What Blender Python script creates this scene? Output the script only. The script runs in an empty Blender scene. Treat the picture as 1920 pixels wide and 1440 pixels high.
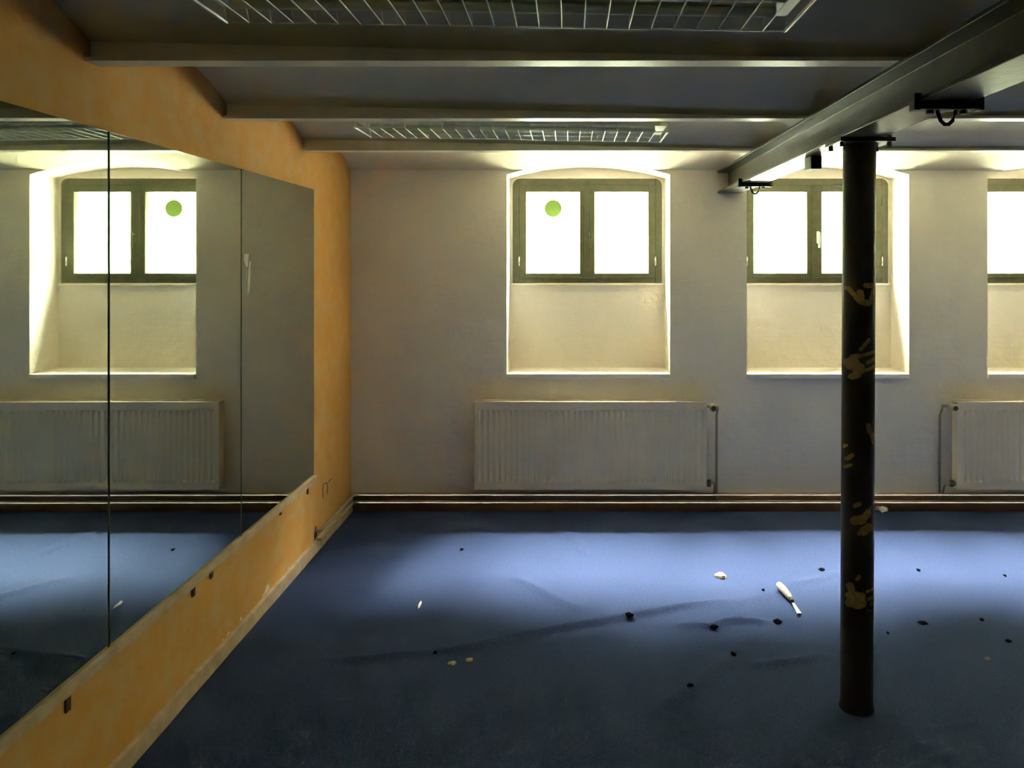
import bpy, bmesh, math, random
from mathutils import Vector, Matrix
random.seed(7)
PI = math.pi
S = bpy.context.scene
C = S.collection

# ------------------------------------------------------------------ camera, sky, sun, exposure
FPX, VX, VY = 1500.0, 1066.0, 490.0       # focal length in pixels, vanishing point of the room
H = 1.58                                  # camera height
cam = bpy.data.cameras.new('camera'); cam_o = bpy.data.objects.new('camera', cam); C.objects.link(cam_o)
cam_o.location = (0, 0, H); cam_o.rotation_euler = (PI/2, 0, 0)
cam.sensor_width = 36; cam.lens = FPX/1920*36; cam.clip_start = 0.02
cam.shift_x = -(VX-960)/1920; cam.shift_y = -(720-VY)/1920
S.camera = cam_o

SKY = 120.0
w = bpy.data.worlds.new('sky'); S.world = w; w.use_nodes = True
bg = w.node_tree.nodes['Background']
bg.inputs[0].default_value = (0.93, 0.95, 0.96, 1); bg.inputs[1].default_value = SKY

sun = bpy.data.lights.new('sun', 'SUN'); sun.energy = 210; sun.angle = math.radians(42); sun.color = (1.0, 0.98, 0.94)
sun_o = bpy.data.objects.new('sun', sun); C.objects.link(sun_o)
sun_o.rotation_euler = (math.radians(-31), 0, 0)    # high hazy sun, a broad veiled glow in front of the windows

S.view_settings.view_transform = 'Standard'; S.view_settings.look = 'None'
S.view_settings.gamma = 1; S.view_settings.use_curve_mapping = False
S.view_settings.exposure = 1.05
S.cycles.max_bounces = 14; S.cycles.diffuse_bounces = 8; S.cycles.glossy_bounces = 6
S.cycles.transparent_max_bounces = 12; S.cycles.sample_clamp_indirect = 20
S.cycles.use_denoising = True

# ------------------------------------------------------------------ helpers: pixel -> point on a surface it touches
def flo(px, py, z=0.0):
    d = FPX*(H-z)/(py-VY); return Vector(((px-VX)/FPX*d, d, z))
def at_y(px, py, d): return Vector(((px-VX)/FPX*d, d, H-(py-VY)/FPX*d))
def at_x(px, py, X):
    d = FPX*X/(px-VX); return Vector((X, d, H-(py-VY)/FPX*d))

# ------------------------------------------------------------------ materials
def mat(name, col, rough=0.8, col2=None, scale=8, bump=0.0, bscale=60, metal=0.0, spec=0.3, detail=6, contrast=(0.35, 0.65)):
    m = bpy.data.materials.new(name); m.use_nodes = True
    nt = m.node_tree; N = nt.nodes; L = nt.links; b = N['Principled BSDF']
    b.inputs['Roughness'].default_value = rough; b.inputs['Metallic'].default_value = metal
    b.inputs['Specular IOR Level'].default_value = spec
    b.inputs['Base Color'].default_value = (*col, 1)
    tc = N.new('ShaderNodeTexCoord')
    if col2:
        n = N.new('ShaderNodeTexNoise'); n.inputs['Scale'].default_value = scale; n.inputs['Detail'].default_value = detail
        L.new(tc.outputs['Object'], n.inputs['Vector'])
        r = N.new('ShaderNodeValToRGB')
        r.color_ramp.elements[0].position = contrast[0]; r.color_ramp.elements[1].position = contrast[1]
        r.color_ramp.elements[0].color = (*col, 1); r.color_ramp.elements[1].color = (*col2, 1)
        L.new(n.outputs['Fac'], r.inputs['Fac']); L.new(r.outputs['Color'], b.inputs['Base Color'])
    if bump:
        n2 = N.new('ShaderNodeTexNoise'); n2.inputs['Scale'].default_value = bscale; n2.inputs['Detail'].default_value = 5
        L.new(tc.outputs['Object'], n2.inputs['Vector'])
        bp = N.new('ShaderNodeBump'); bp.inputs['Strength'].default_value = bump; bp.inputs['Distance'].default_value = 0.01
        L.new(n2.outputs['Fac'], bp.inputs['Height']); L.new(bp.outputs['Normal'], b.inputs['Normal'])
    return m

def brick_plaster():
    """old painted brick: faint courses under thick off-white paint"""
    m = mat('painted_brick_plaster', (0.82, 0.755, 0.66), 0.9, (0.74, 0.68, 0.585), 2.2)
    nt = m.node_tree; N = nt.nodes; L = nt.links; b = N['Principled BSDF']
    tc = N.new('ShaderNodeTexCoord'); sp = N.new('ShaderNodeSeparateXYZ'); cb = N.new('ShaderNodeCombineXYZ')
    L.new(tc.outputs['Object'], sp.inputs[0]); L.new(sp.outputs['X'], cb.inputs['X']); L.new(sp.outputs['Z'], cb.inputs['Y'])
    br = N.new('ShaderNodeTexBrick'); br.inputs['Scale'].default_value = 1.0
    br.inputs['Brick Width'].default_value = 0.26; br.inputs['Row Height'].default_value = 0.077
    br.inputs['Mortar Size'].default_value = 0.008; br.inputs['Mortar Smooth'].default_value = 1.0
    br.inputs['Color1'].default_value = (1, 1, 1, 1); br.inputs['Color2'].default_value = (.8, .8, .8, 1); br.inputs['Mortar'].default_value = (0.2, .2, .2, 1)
    ns = N.new('ShaderNodeTexNoise'); ns.inputs['Scale'].default_value = 9; ns.inputs['Detail'].default_value = 6
    L.new(tc.outputs['Object'], ns.inputs['Vector'])
    mx = N.new('ShaderNodeMixRGB'); mx.blend_type = 'ADD'; mx.inputs[0].default_value = 0.05
    va = N.new('ShaderNodeVectorMath'); va.operation = 'SCALE'; va.inputs['Scale'].default_value = 0.02
    ad = N.new('ShaderNodeVectorMath'); ad.operation = 'ADD'
    L.new(ns.outputs['Color'], va.inputs[0]); L.new(cb.outputs[0], ad.inputs[0]); L.new(va.outputs[0], ad.inputs[1])
    L.new(ad.outputs[0], br.inputs['Vector'])
    L.new(ns.outputs['Fac'], mx.inputs[1]); L.new(br.outputs['Color'], mx.inputs[2])
    bp = N.new('ShaderNodeBump'); bp.inputs['Strength'].default_value = 0.5; bp.inputs['Distance'].default_value = 0.02
    L.new(mx.outputs[0], bp.inputs['Height']); L.new(bp.outputs['Normal'], b.inputs['Normal'])
    return m

M = {}
M['plaster'] = brick_plaster()
M['cap'] = mat('ceiling_paint', (0.72, 0.66, 0.50), 0.85, (0.64, 0.585, 0.435), 3, 0.25, 18)
M['dim_wall'] = mat('dull_brown_wall_paint', (0.30, 0.24, 0.16), 0.9, (0.26, 0.20, 0.13), 4)
M['joist'] = mat('cream_gloss_on_joists', (0.80, 0.75, 0.62), 0.35, (0.74, 0.69, 0.57), 9, 0.1, 30, spec=0.5)
M['orange'] = mat('sponged_orange_paint', (0.62, 0.31, 0.070), 0.8, (0.58, 0.355, 0.135), 11, 0.5, 16, contrast=(0.42, 0.66))
M['carpet'] = mat('blue_carpet', (0.034, 0.052, 0.125), 0.95, (0.056, 0.078, 0.165), 130, 0.9, 260, spec=0.1, contrast=(0.3, 0.7))
M['steel'] = mat('dark_gloss_paint_on_steel', (0.034, 0.030, 0.016), 0.36, (0.048, 0.042, 0.024), 10, 0.12, 30, spec=0.2)
M['column'] = mat('dark_brown_column_paint', (0.040, 0.031, 0.016), 0.45, (0.050, 0.040, 0.022), 12, 0.1, 40)
M['gold'] = mat('ochre_handprint_paint', (0.52, 0.34, 0.13), 0.8, (0.36, 0.23, 0.08), 60)
M['frame'] = mat('dark_olive_window_paint', (0.075, 0.080, 0.040), 0.5, (0.10, 0.095, 0.058), 25, 0.15, 60)
M['radiator'] = mat('cream_radiator_enamel', (0.76, 0.66, 0.50), 0.55, (0.70, 0.605, 0.455), 4)
M['pipe'] = mat('cream_pipe_paint', (0.38, 0.32, 0.23), 0.85, spec=0.1)
M['brown'] = mat('brown_skirting_paint', (0.13, 0.075, 0.03), 0.6, (0.17, 0.10, 0.05), 12)
M['beige'] = mat('worn_pale_wood', (0.58, 0.42, 0.28), 0.7, (0.46, 0.32, 0.19), 14, 0.3, 40)
M['rust'] = mat('rusty_metal', (0.055, 0.028, 0.015), 0.7, (0.12, 0.055, 0.025), 60)
M['dark'] = mat('black_metal', (0.022, 0.020, 0.015), 0.5)
M['white_metal'] = mat('white_enamel', (0.70, 0.72, 0.58), 0.4)
M['wire'] = mat('white_coated_wire', (0.85, 0.85, 0.76), 0.25, spec=0.6)
M['knob'] = mat('grey_brown_knob', (0.10, 0.08, 0.055), 0.4)
M['paper'] = mat('white_paper', (0.85, 0.83, 0.78), 0.8)
M['leaf'] = mat('dry_leaf', (0.42, 0.30, 0.17), 0.8)
M['crumb'] = mat('black_crumb', (0.004, 0.004, 0.005), 0.9, spec=0.0)
M['peach'] = mat('peach_scrap', (0.34, 0.25, 0.18), 0.8)
M['handle'] = mat('pale_wood_handle', (0.36, 0.30, 0.23), 0.6)
M['chrome'] = mat('bright_metal', (0.75, 0.74, 0.70), 0.25, metal=1.0)
M['bare'] = mat('bare_plaster_chip', (0.74, 0.66, 0.55), 0.9)
M['smear'] = mat('dried_white_smear', (0.62, 0.64, 0.58), 0.8)
M['grass'] = mat('sunny_pale_ground', (0.42, 0.40, 0.345), 0.95, (0.34, 0.33, 0.27), 1.5)
M['mirror'] = mat('mirror_glass', (0.63, 0.68, 0.58), 0.015, metal=1.0)
M['mirror_edge'] = mat('mirror_cut_edge', (0.20, 0.20, 0.13), 0.4)

def glass():
    m = bpy.data.materials.new('window_glass'); m.use_nodes = True
    nt = m.node_tree; N = nt.nodes; L = nt.links
    N.remove(N['Principled BSDF']); out = N['Material Output']
    t = N.new('ShaderNodeBsdfTransparent'); t.inputs[0].default_value = (0.90, 0.93, 0.88, 1)
    g = N.new('ShaderNodeBsdfGlossy'); g.inputs['Roughness'].default_value = 0.03
    lw = N.new('ShaderNodeLayerWeight'); lw.inputs['Blend'].default_value = 0.5
    pw = N.new('ShaderNodeMath'); pw.operation = 'POWER'; pw.inputs[1].default_value = 5; L.new(lw.outputs['Facing'], pw.inputs[0])
    f = N.new('ShaderNodeMath'); f.operation = 'MULTIPLY_ADD'; f.inputs[1].default_value = 0.9; f.inputs[2].default_value = 0.03; L.new(pw.outputs[0], f.inputs[0])
    mx = N.new('ShaderNodeMixShader'); L.new(f.outputs[0], mx.inputs[0]); L.new(t.outputs[0], mx.inputs[1]); L.new(g.outputs[0], mx.inputs[2])
    L.new(mx.outputs[0], out.inputs['Surface']); return m
M['glass'] = glass()
def film():
    m = bpy.data.materials.new('green_window_film'); m.use_nodes = True
    nt = m.node_tree; N = nt.nodes; L = nt.links
    N.remove(N['Principled BSDF']); out = N['Material Output']
    t = N.new('ShaderNodeBsdfTranslucent'); t.inputs[0].default_value = (0.085, 0.105, 0.045, 1)
    g = N.new('ShaderNodeBsdfDiffuse'); g.inputs[0].default_value = (0.10, 0.16, 0.05, 1)
    mx = N.new('ShaderNodeAddShader'); L.new(t.outputs[0], mx.inputs[0]); L.new(g.outputs[0], mx.inputs[1])
    L.new(mx.outputs[0], out.inputs['Surface']); return m
M['film'] = film()

# ------------------------------------------------------------------ mesh helpers
def box(bm, x0, x1, y0, y1, z0, z1):
    v = [bm.verts.new(p) for p in ((x0,y0,z0),(x1,y0,z0),(x1,y1,z0),(x0,y1,z0),(x0,y0,z1),(x1,y0,z1),(x1,y1,z1),(x0,y1,z1))]
    for f in ((0,3,2,1),(4,5,6,7),(0,1,5,4),(1,2,6,5),(2,3,7,6),(3,0,4,7)): bm.faces.new([v[i] for i in f])
    return v
def tube(bm, pts, r, n=10, cap=True, radii=None):
    pts = [Vector(p) for p in pts]; rings = []
    for i, p in enumerate(pts):
        d = (pts[min(i+1, len(pts)-1)]-pts[max(i-1, 0)]).normalized()
        a = d.cross(Vector((0,0,1)) if abs(d.z) < .9 else Vector((1,0,0))).normalized(); b = d.cross(a)
        rr = radii[i] if radii else r
        rings.append([bm.verts.new(p+(a*math.cos(2*PI*k/n)+b*math.sin(2*PI*k/n))*rr) for k in range(n)])
    for i in range(len(rings)-1):
        for k in range(n): bm.faces.new((rings[i][k], rings[i][(k+1)%n], rings[i+1][(k+1)%n], rings[i+1][k]))
    if cap: bm.faces.new(rings[0][::-1]); bm.faces.new(rings[-1])
def prism(bm, poly, axis, a, b):
    """extrude a 2D polygon along axis ('x','y','z') from a to b"""
    f = {'x': lambda u, v, t: (t,u,v), 'y': lambda u, v, t: (u,t,v), 'z': lambda u, v, t: (u,v,t)}[axis]
    A = [bm.verts.new(f(u, v, a)) for u, v in poly]; B = [bm.verts.new(f(u, v, b)) for u, v in poly]
    n = len(poly)
    for i in range(n): bm.faces.new((A[i], A[(i+1)%n], B[(i+1)%n], B[i]))
    bm.faces.new(A[::-1]); bm.faces.new(B)
def obj(name, bm, m, parent=None, smooth=False, bevel=0.0, loc=None):
    bmesh.ops.recalc_face_normals(bm, faces=bm.faces)
    me = bpy.data.meshes.new(name); bm.to_mesh(me); bm.free()
    if smooth:
        for p in me.polygons: p.use_smooth = True
    me.materials.append(m if not isinstance(m, str) else M[m])
    o = bpy.data.objects.new(name, me); C.objects.link(o)
    if parent: o.parent = parent
    if loc: o.location = loc
    if bevel:
        bv = o.modifiers.new('bevel', 'BEVEL'); bv.width = bevel; bv.segments = 2; bv.limit_method = 'ANGLE'
    return o
def boxes(name, m, bs, parent=None, **k):
    bm = bmesh.new()
    for b in bs: box(bm, *b)
    return obj(name, bm, m, parent, **k)
def thing(name, label, cat, loc=(0,0,0), group=None):
    o = bpy.data.objects.new(name, None); C.objects.link(o); o.location = loc; o.empty_display_size = 0.1
    return tag(o, label, cat, group)
def tag(o, label, cat, group=None):
    o['label'] = label; o['category'] = cat
    if group: o['group'] = group
    return o
def struct(o): o['kind'] = 'structure'; return o
def part(name, bm, m, t, **k):
    """a part given in world coordinates, parented to a thing that stands at t.location"""
    bmesh.ops.translate(bm, verts=bm.verts, vec=-Vector(t.location))
    return obj(name, bm, m, t, **k)
def pbox(name, m, t, bs, **k):
    bm = bmesh.new()
    for b in bs: box(bm, *b)
    return part(name, bm, m, t, **k)

# ------------------------------------------------------------------ room shell
XL, XR, YB, YF, ZT = -1.38, 5.70, 5.07, -2.3, 2.62      # left wall, right wall, window wall, wall behind, top
YG, YO = 5.36, 5.56                                    # back of the niches, outer face of the window wall
SILL, WB, WT = 0.865, 1.432, 2.134                     # niche sill, window bottom and top
NICHES = [(-0.392, 0.643), (1.130, 2.158), (2.656, 3.690), (4.185, 5.215)]
A_SP, A_CR = 2.130, 2.205                              # niche arch: spring and crown
def arch(x):
    for a, b in NICHES:
        if a <= x <= b:
            t = (x-(a+b)/2)/((b-a)/2); return A_SP+(A_CR-A_SP)*(1-t*t)
    return None

# carpeted floor with its wrinkles
WRINK = [  # polylines in photo pixels on the floor, height, half width
    ([(560,1240),(700,1236),(850,1222),(960,1196),(1080,1174),(1180,1157),(1290,1136),(1400,1120)], 0.022, 0.017),
    ([(960,1078),(1010,1105),(1060,1132),(1110,1150)], 0.012, 0.024),
    ([(1060,985),(1080,1015),(1100,1045)], 0.007, 0.03),
    ([(1250,1172),(1330,1176),(1370,1164),(1460,1168)], 0.020, 0.015),
    ([(1400,1250),(1480,1242),(1560,1229)], 0.015, 0.018),
    ([(1090,1425),(1200,1350),(1290,1295),(1340,1258),(1385,1228)], 0.017, 0.022),
    ([(1260,1140),(1380,1128),(1470,1110)], 0.006, 0.03),
    ([(1480,1095),(1540,1085),(1575,1070)], 0.007, 0.02)]
WR = [([flo(*p) for p in pl], h, s) for pl, h, s in WRINK]
def carpet_z(x, y):
    z = 0.0
    for pl, h, s in WR:
        best, tb = 1e9, 0
        n = len(pl)-1
        for i in range(n):
            ax, ay, bx, by = pl[i].x, pl[i].y, pl[i+1].x, pl[i+1].y
            dx, dy = bx-ax, by-ay
            t = max(0, min(1, ((x-ax)*dx+(y-ay)*dy)/(dx*dx+dy*dy)))
            q = (x-ax-t*dx)**2+(y-ay-t*dy)**2
            if q < best: best, tb = q, (i+t)/n
        if best < (4*s)**2:
            e = min(1, min(tb, 1-tb)*6)
            z = max(z, h*e*math.exp(-best/(2*s*s)))
    return z
def axis(lo, hi, f0, f1, fine, coarse):
    v = []; x = lo
    while x < hi-1e-6:
        v.append(x); x += fine if f0 <= x < f1 else coarse
    v.append(hi); return v
xs = axis(XL, XR, -1.0, 1.7, 0.016, 0.12); ys = axis(YF, YO, 2.3, 4.9, 0.016, 0.12)
vs = [(x, y, carpet_z(x, y)) for y in ys for x in xs]; nx = len(xs)
fs = [(j*nx+i, j*nx+i+1, (j+1)*nx+i+1, (j+1)*nx+i) for j in range(len(ys)-1) for i in range(nx-1)]
me = bpy.data.meshes.new('floor'); me.from_pydata(vs, [], fs); me.materials.append(M['carpet'])
for p in me.polygons: p.use_smooth = True
floor = bpy.data.objects.new('floor', me); C.objects.link(floor); struct(floor)

# window wall with deep niches
bm = bmesh.new()
box(bm, XL-.25, XR+.25, YB, YG, -.1, SILL)
edges = [XL-.25]+[v for n in NICHES for v in n]+[XR+.25]
for i in range(0, len(edges), 2): box(bm, edges[i], edges[i+1], YB, YG, SILL, ZT)
for a, b in NICHES:
    n = 20
    for i in range(n):
        x0, x1 = a+(b-a)*i/n, a+(b-a)*(i+1)/n
        v = box(bm, x0, x1, YB, YG, 0, ZT)
        for q in v[:4]: q.co.z = arch(min(max(q.co.x, a), b))
box(bm, XL-.25, XR+.25, YG, YO, -.1, WB)
box(bm, XL-.25, XR+.25, YG, YO, WT, ZT)
FR = [(a+.018, b-.018) for a, b in NICHES]
edges = [XL-.25]+[v for n in FR for v in n]+[XR+.25]
for i in range(0, len(edges), 2): box(bm, edges[i], edges[i+1], YG, YO, WB, WT)
wall_back = struct(obj('wall_back', bm, 'plaster'))
struct(boxes('wall_left', 'orange', [(XL-.25, XL, YF-.2, YB, -.1, ZT)])); wall_left = bpy.data.objects['wall_left']
struct(boxes('wall_right', 'dim_wall', [(XR, XR+.25, YF-.2, YB, -.1, ZT)]))
struct(boxes('wall_front', 'dim_wall', [(XL, XR, YF-.2, YF, -.1, ZT)]))

# ceiling: shallow masonry vaults between small steel joists
GX = 1.016                                             # girder centre line
JB = H+0.625                                           # joist underside at the left wall
def zoff(x): return -0.053*max(0, min(1, (x-XL)/(GX-XL)))
JY = [-1.39, -0.46, 0.46, 1.39, 2.315, 3.235, 4.165]
ceiling = struct(boxes('ceiling', 'cap', [(XL-.25, XR+.25, YF-.2, YO, ZT, ZT+.15)]))
def vault(x0, x1, ya, yb, last=False, first=False):
    n = 16; xsn = max(2, int((x1-x0)/0.06)); vv = []; ff = []
    for i in range(xsn+1):
        x = x0+(x1-x0)*i/xsn
        for j in range(n+1):
            t = j/n; y = ya+(yb-ya)*t
            z0 = JB+zoff(x)+0.008
            if last:
                a = arch(x); e0 = 2.158; e = max(e0, (a or 0)+.0006)
                z = z0*(1-t)+e0*t+(e-e0)*t**4+0.085*4*t*(1-t)
            else: z = z0+0.105*4*t*(1-t)
            z += 0.004*math.sin(x*3.1+y*5)*math.sin(PI*t)
            vv.append((x, y, z))
    for i in range(xsn):
        for j in range(n):
            k = i*(n+1)+j; ff.append((k, k+1, k+n+2, k+n+1))
    me = bpy.data.meshes.new('vault'); me.from_pydata(vv, [], ff); me.materials.append(M['cap'])
    for p in me.polygons: p.use_smooth = True
    o = bpy.data.objects.new('vault', me); C.objects.link(o); o.parent = ceiling
ylist = [YF]+JY+[YB]
for x0, x1 in ((XL, GX), (GX, XR)):
    for a, b in zip(ylist[:-1], ylist[1:]): vault(x0, x1, a, b, last=(b == YB))
    for y in JY:
        bm = bmesh.new(); z0, z1 = JB+zoff(x0), JB+zoff(x1)
        for (ya, yb, za, zb) in ((y-.035, y+.035, 0, .011), (y-.005, y+.005, .011, .12)):
            v = box(bm, x0, x1, ya, yb, 0, 1)
            for k, q in enumerate(v): q.co.z = (z0 if q.co.x == x0 else z1)+(za if k < 4 else zb)
        obj('joist', bm, 'joist', ceiling)

# skirting boards
struct(boxes('baseboard_back', 'brown', [(XL+.016, XR, YB-.012, YB, 0, .106)]))
bm = bmesh.new(); pts = []
y = YF
prof = []
while y < YB-.01:
    dz = random.uniform(-.004, .004); dx = random.uniform(-.0015, .0015)
    prof.append((y, .062+dz, .016+dx)); y += .14
prof.append((YB, .06, .016))
rows = [[bm.verts.new((XL+dx, y, 0)), bm.verts.new((XL+dx, y, h)), bm.verts.new((XL+dx*.3, y, h+.004)), bm.verts.new((XL, y, h+.004))] for y, h, dx in prof]
for r0, r1 in zip(rows[:-1], rows[1:]):
    for k in range(3): bm.faces.new((r0[k], r0[k+1], r1[k+1], r1[k]))
struct(obj('baseboard_left', bm, 'beige'))
struct(boxes('ground', 'grass', [(-40, 45, YO, 60, .9, 1.15)]))

# tall unseen foliage added across the yard to block the low sky
M['added_hedge'] = mat('added_hedge_leaves', (0.055, 0.068, 0.026), 0.8, (0.08, 0.095, 0.040), 3, 0.8, 14)
bm = bmesh.new(); nxh, nzh = 110, 16; rows = []
for j in range(nzh+1):
    row = []
    for i in range(nxh+1):
        x = -22+50*i/nxh; tz = j/nzh
        top = 5.6+.25*math.sin(x*1.3)+.2*math.sin(x*3.1+1)
        z = 1.1+(top-1.1)*min(1, tz*1.25); y = 9.0+(max(0, tz-.8)*8)+random.uniform(-.12, .12)-.25*math.sin(PI*min(1, tz*1.25))
        row.append(bm.verts.new((x+random.uniform(-.1, .1), y, z+(random.uniform(-.12, .12) if j else 0))))
    rows.append(row)
back = [bm.verts.new((v.co.x, 10.8, 1.1)) for v in rows[-1]]; rows.append(back)
for r0, r1 in zip(rows[:-1], rows[1:]):
    for i in range(nxh): bm.faces.new((r0[i], r0[i+1], r1[i+1], r1[i]))
hd = obj('added_hedge', bm, 'added_hedge', smooth=True); tag(hd, 'added unseen foliage outside the windows that blocks the low sky', 'added_hedge'); hd['kind'] = 'stuff'

# ------------------------------------------------------------------ windows
def window(i, a, b, panes=True):
    x0, x1 = FR[i]; y0, y1 = YG-.005, YG+.055
    bm = bmesh.new(); fw = .045
    box(bm, x0, x0+fw, y0, y1, WB, WT); box(bm, x1-fw, x1, y0, y1, WB, WT)
    box(bm, x0+fw, x1-fw, y0, y1, WB, WB+fw*.8)
    # head of the frame, its upper corners cut by the arch
    prism(bm, [(x0+fw, WT-fw), (x1-fw, WT-fw), (x1-fw, WT), (x0+fw, WT)], 'y', y0, y1)
    win = struct(obj('window_%d' % (i+1), bm, 'frame', bevel=.004))
    # plaster shoulders rounding the two top corners
    for s, xc in ((1, x0), (-1, x1)):
        bm = bmesh.new(); n = 6; r = .05
        poly = [(xc, WT)]+[(xc+s*r*(1-math.sin(q*PI/2/n)), WT-r*(1-math.cos(q*PI/2/n))) for q in range(n+1)]
        prism(bm, poly, 'y', YG-.009, YG-.002); obj('corner_fillet', bm, 'plaster', win)
    mid = (x0+x1)/2
    for k, (c0, c1) in enumerate(((x0+fw, mid-.004), (mid+.004, x1-fw))):
        z0, z1 = WB+fw*.8, WT-fw; sw = .046
        cy0, cy1 = YG-.012, YG+.038
        bm = bmesh.new()
        box(bm, c0, c0+sw, cy0, cy1, z0, z1); box(bm, c1-sw, c1, cy0, cy1, z0, z1)
        box(bm, c0+sw, c1-sw, cy0, cy1, z0, z0+sw*.72); box(bm, c0+sw, c1-sw, cy0, cy1, z1-sw, z1)
        cs = obj('casement', bm, 'frame', win, bevel=.004)
        boxes('pane', 'glass', [(c0+sw-.004, c1-sw+.004, YG+.015, YG+.016, z0+sw*.72-.004, z1-sw+.004)], cs)
        hx = c0 if k == 0 else c1
        for hz in (1.58, 1.98):
            bm = bmesh.new(); tube(bm, [(hx, cy0-.006, hz-.03), (hx, cy0-.006, hz+.03)], .006, 8)
            obj('hinge', bm, 'chrome' if hz < 1.7 else 'frame', cs, smooth=True)
        if k == 1:
            bm = bmesh.new(); box(bm, c0+.008, c0+.028, cy0-.012, cy0, 1.70, 1.78); box(bm, c0+.010, c0+.026, cy0-.034, cy0-.012, 1.752, 1.77)
            box(bm, c0+.011, c0+.025, cy0-.04, cy0-.028, 1.67, 1.772)
            obj('handle', bm, 'white_metal' if i == 1 else 'frame', cs, bevel=.003)
    boxes('cover_strip', 'frame', [(mid-.017, mid+.017, YG-.020, YG-.008, WB+fw*.8, WT-fw)], win, bevel=.004)
    bm = bmesh.new(); box(bm, x0-.012, x1+.012, YG-.022, YG+.0, WB-.014, WB+.002)
    obj('frame_ledge', bm, 'plaster', win, bevel=.003)
    bm = bmesh.new(); box(bm, a-.0, b+.0, YB-.018, YG, SILL-.028, SILL+.004)
    obj('window_sill', bm, 'plaster', win, bevel=.005)
    p = bpy.data.lights.new('daylight_portal', 'AREA'); p.shape = 'RECTANGLE'; p.size = x1-x0; p.size_y = WT-WB; p.cycles.is_portal = True
    po = bpy.data.objects.new('daylight_portal', p); C.objects.link(po)
    po.location = ((x0+x1)/2, YO+.01, (WB+WT)/2); po.rotation_euler = (-PI/2, 0, 0)
for i, (a, b) in enumerate(NICHES): window(i, a, b)

# round green disc on the left pane of the first window
c = at_y(1037, 391, YG+.012); bm = bmesh.new()
prism(bm, [(c.x+.057*math.cos(k*PI/16), c.z+.057*math.sin(k*PI/16)) for k in range(32)], 'y', YG+.010, YG+.0142)
t = obj('window_disc', bm, 'film'); tag(t, 'round green disc stuck on the left window pane nearest the mirrors', 'sticker')

# ------------------------------------------------------------------ girder and column
def girder():
    zb, h, b, tw, tf = H+.430, .142, .145, .008, .013
    poly = [(GX-b/2, zb), (GX+b/2, zb), (GX+b/2, zb+tf), (GX+tw/2, zb+tf), (GX+tw/2, zb+h-tf), (GX+b/2, zb+h-tf), (GX+b/2, zb+h),
            (GX-b/2, zb+h), (GX-b/2, zb+h-tf), (GX-tw/2, zb+h-tf), (GX-tw/2, zb+tf), (GX-b/2, zb+tf)]
    bm = bmesh.new(); prism(bm, poly, 'y', YF, YB)
    o = obj('steel_girder', bm, 'steel', bevel=.002)
    tag(o, 'dark glossy steel girder running to the window wall on top of the column', 'beam')
girder()

CX, CY, CR = 1.020, 2.835, 0.056
col = thing('support_column', 'dark brown round steel column with ochre handprints under the girder', 'column', (CX, CY, 0))
LEAN = 0.0055
col.rotation_euler = (0, LEAN, 0)
bm = bmesh.new()
cprof = [(.060, -.01), (.060, .008), (CR+.001, .014), (CR, .03), (CR, 1.96), (CR, 2.0)]
n = 40
rings = [[bm.verts.new((r*math.cos(2*PI*k/n), r*math.sin(2*PI*k/n), z)) for k in range(n)] for r, z in cprof]
for r0, r1 in zip(rings[:-1], rings[1:]):
    for k in range(n): bm.faces.new((r0[k], r0[(k+1)%n], r1[(k+1)%n], r1[k]))
obj('shaft', bm, 'column', col, smooth=True)
hp = boxes('head_plate', 'steel', [(-.095, .095, -.085, .085, 1.994, 2.0085)], col, bevel=.002)
for sx in (-1, 1):
    for sy in (-1, 1):
        bm = bmesh.new(); tube(bm, [(sx*.082, sy*.06, 1.978), (sx*.082, sy*.06, 2.018)], .008, 6); obj('bolt', bm, 'dark', hp)
PRINTS = [  # strokes: (start, end, radius) in photo pixels, on the column's face
    ('V-shaped ochre handprint smear near the top', 7.2, 1540, 520, [((300,140),(420,330),26), ((440,330),(540,350),40), ((430,200),(450,320),40), ((500,110),(600,110),34), ((615,160),(560,350),28)]),
    ('large ochre handprint with spread fingers', 7.2, 1540, 520, [((330,1150),(420,1240),75), ((340,1340),(400,1320),42), ((430,980),(550,840),25), ((470,1050),(640,1000),22), ((520,1150),(640,1100),24), ((490,1260),(640,1200),22), ((350,1070),(430,1060),32)]),
    ('ochre handprint wrapping round the right side', 6, 1550, 780, [((390,110),(410,180),30), ((440,210),(465,290),34)]),
    ('three small ochre fingertip marks on the left side', 6, 1550, 780, [((150,350),(175,330),15), ((185,480),(220,440),22), ((175,570),(210,550),17)]),
    ('ochre blotches like a half handprint', 6, 1550, 780, [((250,1010),(290,990),24), ((250,1175),(320,1165),50), ((350,1130),(390,1085),40), ((330,1300),(400,1250),48), ((400,1050),(420,1020),11), ((455,980),(460,965),12), ((285,1325),(300,1310),20)]),
    ('lowest ochre handprint with broad palm', 14.4, 1550, 1060, [((640,380),(690,300),52), ((480,530),(520,650),72), ((500,800),(750,850),112), ((520,1000),(760,1020),130), ((620,1120),(720,1120),62), ((890,710),(950,680),42), ((1040,660),(1120,600),36), ((920,920),(1110,850),46), ((1000,1060),(1110,960),50), ((900,1210),(1010,1220),42)])]
cnt = 0
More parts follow.
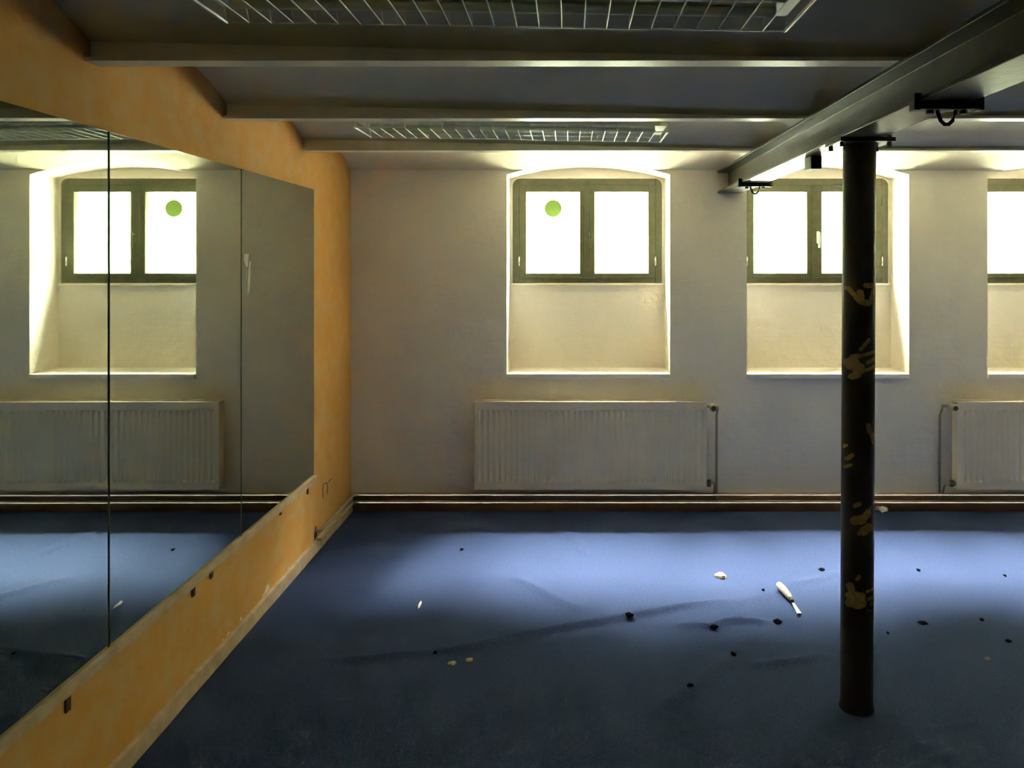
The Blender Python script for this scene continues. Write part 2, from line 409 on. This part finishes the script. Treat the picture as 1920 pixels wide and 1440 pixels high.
for lab, sc, ox, oy, strokes in PRINTS:
    bm = bmesh.new()
    for si, (p0, p1, r) in enumerate(strokes):
        p0 = Vector((ox+p0[0]/sc, oy+p0[1]/sc)); p1 = Vector((ox+p1[0]/sc, oy+p1[1]/sc)); r = r/sc*1.04
        d = (p1-p0); L_ = max(d.length, 1e-3); d = d/L_; q = Vector((-d.y, d.x))
        na, nb = 12, 6; grid = []
        for i in range(na+1):
            s = -r+(L_+2*r)*i/na
            over = max(-s, s-L_, 0); half = math.sqrt(max(r*r-over*over, 0))
            half *= 1+.10*math.sin(i*1.7+si*2.1)
            row = []
            for j in range(nb+1):
                pt = p0+d*s+q*(half*(2*j/nb-1))
                cxp = 1609-6*(pt.y-260)/1050                      # column centre in the photo at that height
                u = max(-.985, min(.985, (pt.x-cxp)/29.6))
                th = math.asin(u); z = H-(pt.y-VY)/FPX*(CY-CR*math.cos(th)); rr = CR+.0006+.00012*si
                row.append(bm.verts.new((rr*math.sin(th), -rr*math.cos(th), z)))
            grid.append(row)
        for i in range(na):
            for j in range(nb):
                try: bm.faces.new((grid[i][j], grid[i+1][j], grid[i+1][j+1], grid[i][j+1]))
                except ValueError: pass
    o = obj('handprint', bm, 'gold', col, smooth=True); o['label'] = lab

# clamps gripping the girder's lower flange
def clamp(y, label, loop=True):
    zb = H+.430
    t = thing('girder_clamp', label, 'clamp', (GX, y, zb), 'clamps under the girder')
    bar = boxes('bar', 'dark', [(-.082, .082, -.022, .022, -.024, -.002)], t, bevel=.003)
    for s in (-1, 1):
        boxes('jaw', 'dark', [(s*.084-.010, s*.084+.010, -.018, .018, -.026, .020)], t, bevel=.003)
        bm = bmesh.new(); tube(bm, [(s*.045, 0, -.034), (s*.045, 0, -.012)], .010, 6); obj('nut', bm, 'dark', bar)
    bm = bmesh.new()
    pts = [(-.026, 0, -.012), (-.024, 0, -.03), (-.016, 0, -.052), (-.006, 0, -.062), (.006, 0, -.062), (.016, 0, -.052), (.024, 0, -.03), (.026, 0, -.012)]
    tube(bm, pts, .0055, 8); obj('hanging_loop', bm, 'dark', t, smooth=True)
    return t
clamp(FPX*.43/300, 'black clamp with hanging loop under the girder, nearest the viewer')
clamp(4.36, 'black clamp with hanging loop under the girder end, in front of a window')
# small block under the girder
bm = bmesh.new(); box(bm, .985, 1.03, 3.25, 3.34, H+.376, H+.430); tb = obj('girder_block', bm, 'steel', bevel=.004)
tag(tb, 'small dark block fixed under the girder between the column and the wall', 'block')

# ------------------------------------------------------------------ mirrors on the left wall
ZM0, ZM1 = 0.425, 1.968
for i, (ya, yb, rot, lab) in enumerate(((3.358, 4.315, .0, 'wall mirror panel at the far end beside the orange corner strip'),
                                   (2.392, 3.352, .0015, 'middle tall wall mirror panel reflecting one side of the window'),
                                   (1.426, 2.386, .003, 'tall wall mirror panel nearest the viewer, cut off by the picture edge'))):
    yc = (ya+yb)/2
    o = tag(thing('wall_mirror', lab, 'mirror', (XL, yc, 0), 'mirror panels on the orange wall'), lab, 'mirror')
    o.rotation_euler = (0, 0, rot)
    boxes('backing', 'mirror_edge', [(.0005, .004, ya-yc, yb-yc, ZM0, ZM1)], o)
    rg = boxes('reflective_glass', 'mirror', [(.004, .0075, ya-yc+.0015, yb-yc-.0015, ZM0, ZM1)], o)
    if i == 0:   # dried smear near the seam
        for nm, pl in (('smear', [(462,476,7),(461,488,7),(463,500,3)]), ('smear', [(469,490,2),(468,505,2.5),(467,525,3.5),(466,545,2.5),(465,552,1)])):
            bm = bmesh.new(); rows = []
            for px, py, r in pl:
                p = at_x(px, py, XL+.0078); k = r*p.y/FPX
                rows.append([bm.verts.new((.0078, p.y-yc+sg*k*1.6, p.z)) for sg in (-1, 0, 1)])
            for r0, r1 in zip(rows[:-1], rows[1:]):
                for j in (0, 1): bm.faces.new((r0[j], r0[j+1], r1[j+1], r1[j]))
            obj(nm, bm, 'smear', rg)
led = thing('mirror_rail', 'pale wooden rail with rusty clips under the mirrors on the orange wall', 'rail', (XL, 4.32, ZM0-.03))
pbox('rail', 'beige', led, [(XL, XL+.020, YF+.1, 4.325, ZM0-.032, ZM0)], bevel=.002)
for px, py, hh in ((125,1315,.046), (395,1075,.030), (361,1107,.036), (576,919,.034), (525,962,.014), (150,1264,.012)):
    p = at_x(px, py, XL)
    pbox('clip', 'rust', led, [(XL, XL+.006, p.y-.011, p.y+.011, p.z-hh*.6, ZM0-.026)], bevel=.001)
# chips in the paint low on the orange wall, and the scratched outline near its end
for px, py, r in ((500,1107,.022), (494,1120,.016), (484,1132,.010), (478,1139,.012), (451,1164,.014), (436,1186,.016), (428,1192,.018), (418,1204,.014), (540,1066,.007), (546,1061,.006), (470,1150,.006), (268,1372,.01)):
    p = at_x(px, py, XL); bm = bmesh.new()
    r *= 1.35
    poly = [(p.y+r*random.uniform(.5, 1.2)*math.cos(k*PI/4), max(.068, p.z+r*random.uniform(.5, 1.1)*math.sin(k*PI/4))) for k in range(8)]
    vs_ = [bm.verts.new((XL+.0012, u, v)) for u, v in poly]; bm.faces.new(vs_)
    obj('paint_chip', bm, 'bare' if r > .008 else 'rust', wall_left)
for pl in (((606,908),(605,918),(606,934)), ((607,908),(613,905)), ((613,906),(614,915),(613,926)), ((616,904),(621,898))):
    bm = bmesh.new(); tube(bm, [at_x(px, py, XL+.001) for px, py in pl], .0022, 6); obj('scratch', bm, 'rust', wall_left)

# ------------------------------------------------------------------ radiators and heating pipes
def radiator(x0, x1, side, label):
    y0, y1, z0, z1 = YB-.105, YB-.035, .163, .703
    t = thing('radiator', label, 'radiator', ((x0+x1)/2, YB, 0), 'panel radiators under the windows')
    W = x1-x0; bm = bmesh.new(); n = 39; e = .022; mz = .045
    # corrugated front sheet
    zs = [(z0, 0), (z0+mz, 0), (z0+mz+.012, 1), (z1-mz-.012, 1), (z1-mz, 0), (z1, 0)]
    cols = [(x0, 0), (x0+e, 0)]
    for k in range(n):
        a = x0+e+(W-2*e)*k/n; p = (W-2*e)/n
        cols += [(a+p*.12, 0), (a+p*.34, 1), (a+p*.66, 1), (a+p*.88, 0)]
    cols += [(x1-e, 0), (x1, 0)]
    g = [[bm.verts.new((x, y0+(.006*c*k), z)) for z, k in zs] for x, c in cols]
    for a, b in zip(g[:-1], g[1:]):
        for j in range(len(zs)-1): bm.faces.new((a[j], b[j], b[j+1], a[j+1]))
    part('front_panel', bm, 'radiator', t)
    pbox('back_panel', 'radiator', t, [(x0+.01, x1-.01, y1-.012, y1, z0+.01, z1-.01)])
    for xa, xb in ((x0, x0+.004), (x1-.004, x1)): pbox('side_cover', 'radiator', t, [(xa, xb, y0+.001, y1, z0, z1)])
    tg = [(x0, x1, y0, y0+.008, z1, z1+.006), (x0, x1, y1-.008, y1, z1, z1+.006)]
    k = x0
    while k < x1-.01: tg.append((k, k+.006, y0+.008, y1-.008, z1-.012, z1-.004)); k += .03
    pbox('top_grille', 'radiator', t, tg)
    for xb in (x0+.2, x1-.2): pbox('wall_bracket', 'radiator', t, [(xb-.015, xb+.015, y1, YB, z0+.05, z1-.05)])
    s = side; xe = x1 if s > 0 else x0; yc = (y0+y1)/2; zv = z1-.027
    xp = xe+s*.075
    bm = bmesh.new(); tube(bm, [(xe, yc, zv), (xe+s*.03, yc, zv)], .011, 10); tube(bm, [(xe+s*.03, yc, zv), (xp, yc, zv)], .008, 10)
    vl = part('valve', bm, 'pipe', t, smooth=True)
    bm = bmesh.new(); tube(bm, [(xe+s*.034, yc-.012, zv), (xe+s*.034, yc-.02, zv), (xe+s*.034, yc-.075, zv), (xe+s*.034, yc-.08, zv)], .02, 16, radii=[.014, .021, .023, .018])
    kn = part('valve_knob', bm, 'pipe', t, smooth=True)
    bm = bmesh.new(); tube(bm, [(xe+s*.034, yc-.081, zv), (xe+s*.034, yc-.084, zv)], .015, 16)
    cp = part('knob_face', bm, 'knob', t); kn.parent = vl; cp.parent = vl
    bm = bmesh.new(); tube(bm, [(xp, yc, zv+.006), (xp, yc+.01, zv-.02), (xp, YB-.03, zv-.07), (xp, YB-.03, .066)], .0075, 10)
    part('riser_pipe', bm, 'pipe', t, smooth=True)
    zl = z0+.03
    bm = bmesh.new(); tube(bm, [(xe, yc, zl), (xe+s*.025, yc, zl)], .016, 10); tube(bm, [(xe+s*.02, yc, zl-.02), (xe+s*.02, yc, zl+.02)], .012, 10)
    part('return_valve', bm, 'knob', t, smooth=True)
    bm = bmesh.new(); tube(bm, [(xe+s*.02, yc, zl), (xe+s*.055, yc, zl), (xe+s*.058, yc+.01, zl-.01), (xe+s*.058, YB-.03, .113)], .0075, 10)
    part('return_pipe', bm, 'pipe', t, smooth=True)
radiator(-.583, .858, 1, 'long cream panel radiator under the complete double window, valve on its right')
radiator(2.414, 3.855, -1, 'cream panel radiator at the right picture edge, valve on its left')
for z, off, lab in ((.1136, .030, 'upper cream heating pipe along the foot of the window wall'), (.066, .030, 'lower cream heating pipe just above the brown skirting board')):
    bm = bmesh.new(); xc, yc = XL+off, YB-off; r = .0085
    pts = [(XL-.01, 4.36, z), (xc-.006, 4.36, z), (xc, 4.368, z)]+[(xc, yc-.03, z), (xc+.009, yc-.009, z), (xc+.03, yc, z), (XR-.02, yc, z)]
    tube(bm, pts, r, 12); o = obj('heating_pipe', bm, 'pipe', smooth=True); tag(o, lab, 'pipe')
bm = bmesh.new(); p = at_x(602, 1000, XL)
bm_v = [bm.verts.new((XL+.0012, 4.36+.03*math.cos(k*PI/5)*random.uniform(.7, 1.1), .088+.05*math.sin(k*PI/5)*random.uniform(.8, 1.1))) for k in range(10)]
bm.faces.new(bm_v); obj('pipe_hole', bm, 'rust', wall_left)

# ------------------------------------------------------------------ fluorescent lamps behind wire guards
def lamp(x0, x1, yc, label):
    zt = zoff((x0+x1)/2)
    t = thing('guarded_lamp', label, 'ceiling lamp', ((x0+x1)/2, yc, JB+.1+zt), 'guarded ceiling lamps')
    hw = .150; zg = 2.174
    def zz(x): return zg-.022*((x-x0)/(x1-x0)-.5)
    bm = bmesh.new(); v = box(bm, x0, x1, yc-.13, yc+.13, 0, 1)
    for k, q in enumerate(v): q.co.z = zz(q.co.x)+(.030 if k < 4 else .10); q.co.y = yc+(q.co.y-yc)*(1 if k < 4 else .6)
    part('housing', bm, 'white_metal', t, bevel=.004)
    for dy in (-.055, .055):
        bm = bmesh.new(); tube(bm, [(x0+.05, yc+dy, zz(x0)+.018), (x1-.05, yc+dy, zz(x1)+.018)], .013, 12); part('lamp_tube', bm, 'white_metal', t, smooth=True)
    for xm in (x0+.25, x1-.25): pbox('mount', 'white_metal', t, [(xm-.02, xm+.02, yc-.03, yc+.03, zz(xm)+.10, JB+.108+zt)])
    for dy in (-hw, hw):
        bm = bmesh.new(); tube(bm, [(x0, yc+dy, zz(x0)), (x1, yc+dy, zz(x1))], .0024, 6); part('guard_rail', bm, 'wire', t, smooth=True)
    n = 25
    for k in range(n+1):
        x = x0+(x1-x0)*k/n; z = zz(x); end = k in (0, n)
        bm = bmesh.new(); tube(bm, [(x, yc-.125, z+.05), (x, yc-hw, z), (x, yc+hw, z), (x, yc+.125, z+.05)], .0045 if end else .0019, 6)
        part('guard_wire', bm, 'wire', t)
lamp(-.965, .448, 3.757, 'long ceiling lamp behind a white wire guard, nearest the windows')
lamp(-.865, .548, 1.875, 'long ceiling lamp behind a wire guard, cut off by the top picture edge')

# ------------------------------------------------------------------ things lying on the carpet
ht = thing('hand_tool', 'pale wooden-handled hand tool with bright metal blade on the blue carpet', 'tool', (1.02, 3.7, .0))
bm = bmesh.new()
tube(bm, [(1.012, 3.86, .024), (1.013, 3.85, .022), (1.018, 3.80, .024), (1.026, 3.74, .019), (1.03, 3.71, .016), (1.031, 3.705, .015)], .02, 12, radii=[.010, .016, .0175, .0155, .012, .009])
part('handle', bm, 'handle', ht, smooth=True)
bm = bmesh.new(); tube(bm, [(1.031, 3.705, .015), (1.031, 3.685, .014)], .0085, 10); part('ferrule', bm, 'knob', ht, smooth=True)
bm = bmesh.new()
pl = [(1.031, 3.69, .005), (1.030, 3.64, .007), (1.029, 3.59, .009), (1.028, 3.565, .011)]
A = [[bm.verts.new((x+s*hw, y, .008+u)) for s, u in ((-1, 0), (1, 0), (1, .004), (-1, .004))] for x, y, hw in pl]
for r0, r1 in zip(A[:-1], A[1:]):
    for k in range(4): bm.faces.new((r0[k], r0[(k+1)%4], r1[(k+1)%4], r1[k]))
bm.faces.new(A[0]); bm.faces.new(A[-1][::-1]); part('blade', bm, 'chrome', ht)

def scrap(name, px, py, wpx, dpx, m, label, cat, group=None, h=.006, curl=.3):
    """small irregular flake or crumb lying at the photo position; wpx across, dpx up the picture"""
    p = flo(px, py); k = p.y/FPX; rw = wpx/2*k; rd = dpx/2*k*(p.y/H)
    rd = min(rd, .06)
    bm = bmesh.new(); n = 9; base = carpet_z(p.x, p.y)
    ang = [2*PI*i/n for i in range(n)]; rr = [random.uniform(.65, 1.15) for _ in range(n)]
    lo = [bm.verts.new((rw*r*math.cos(a), rd*r*math.sin(a), base+.001+curl*h*abs(math.sin(a*2+1)))) for a, r in zip(ang, rr)]
    hi = [bm.verts.new((rw*r*.8*math.cos(a), rd*r*.8*math.sin(a), base+h*random.uniform(.6, 1.2))) for a, r in zip(ang, rr)]
    c0 = bm.verts.new((0, 0, base+.001)); c1 = bm.verts.new((rw*.1, 0, base+h*1.1))
    for i in range(n):
        j = (i+1) % n
        bm.faces.new((lo[i], lo[j], hi[j], hi[i])); bm.faces.new((hi[i], hi[j], c1)); bm.faces.new((lo[j], lo[i], c0))
    o = obj(name, bm, m); o.location = (p.x, p.y, 0); tag(o, label, cat, group); return o
scrap('paper_scrap', 787, 1135, 7, 16, 'paper', 'thin white paper sliver alone on the carpet toward the orange wall', 'scrap', h=.012)
scrap('dry_leaf', 849, 1245, 18, 8, 'leaf', 'pale dry leaf fragment below the long carpet wrinkle, left of its twin', 'leaf', 'dry leaf fragments')
scrap('dry_leaf', 880, 1238, 16, 7, 'leaf', 'pale dry leaf fragment below the long carpet wrinkle, right of its twin', 'leaf', 'dry leaf fragments')
scrap('plaster_flake', 1350, 1081, 22, 12, 'peach', 'whitish peach flake in the bright strip of carpet left of the tool', 'flake', h=.012)
p = scrap('crumpled_paper', 1655, 960, 24, 8, 'paper', 'crumpled white paper by the brown skirting right of the column', 'paper', h=.03, curl=.6)
DARK = [(866,1031,8,5,'small black crumb at the far edge of the bright carpet strip, toward the mirrors'),
        (1180,1160,20,9,'black crumb on the middle of the long carpet wrinkle'),
        (1339,1179,18,8,'black crumb beside the short dark wrinkle, left end'),
        (1457,1167,18,10,'black lump at the right end of the short wrinkle below the tool'),
        (1375,1229,12,8,'black crumb at the upper end of the diagonal carpet crease'),
        (1295,1295,14,7,'black crumb lying lower on the diagonal carpet crease'),
        (816,1230,10,5,'small dark crumb on the left stretch of the long carpet wrinkle'),
        (1541,1069,12,5,'dark flake in the bright strip just left of the column'),
        (1722,1070,8,4,'tiny dark flake in the bright strip right of the column'),
        (1884,1080,6,4,'tiny dark crumb in the bright strip at the right picture edge'),
        (1731,1169,21,8,'largest black crumb on the carpet right of the column'),
        (1841,1163,10,5,'small slanting black crumb far right above a bigger one'),
        (1891,1203,11,6,'black crumb nearest the right picture edge on the darker carpet'),
        (1431,1108,6,4,'tiny black crumb just left of the hand tool'),
        (1665,1188,6,4,'tiny black crumb close to the right side of the column')]
for px, py, a, b, lab in DARK: scrap('dark_crumb', px, py, a, b, 'crumb', lab, 'crumb', 'dark crumbs on the carpet', h=.007)
scrap('foil_scrap', 1851, 1238, 14, 8, 'knob', 'dark glinting scrap lowest on the carpet at the far right', 'scrap', h=.008)
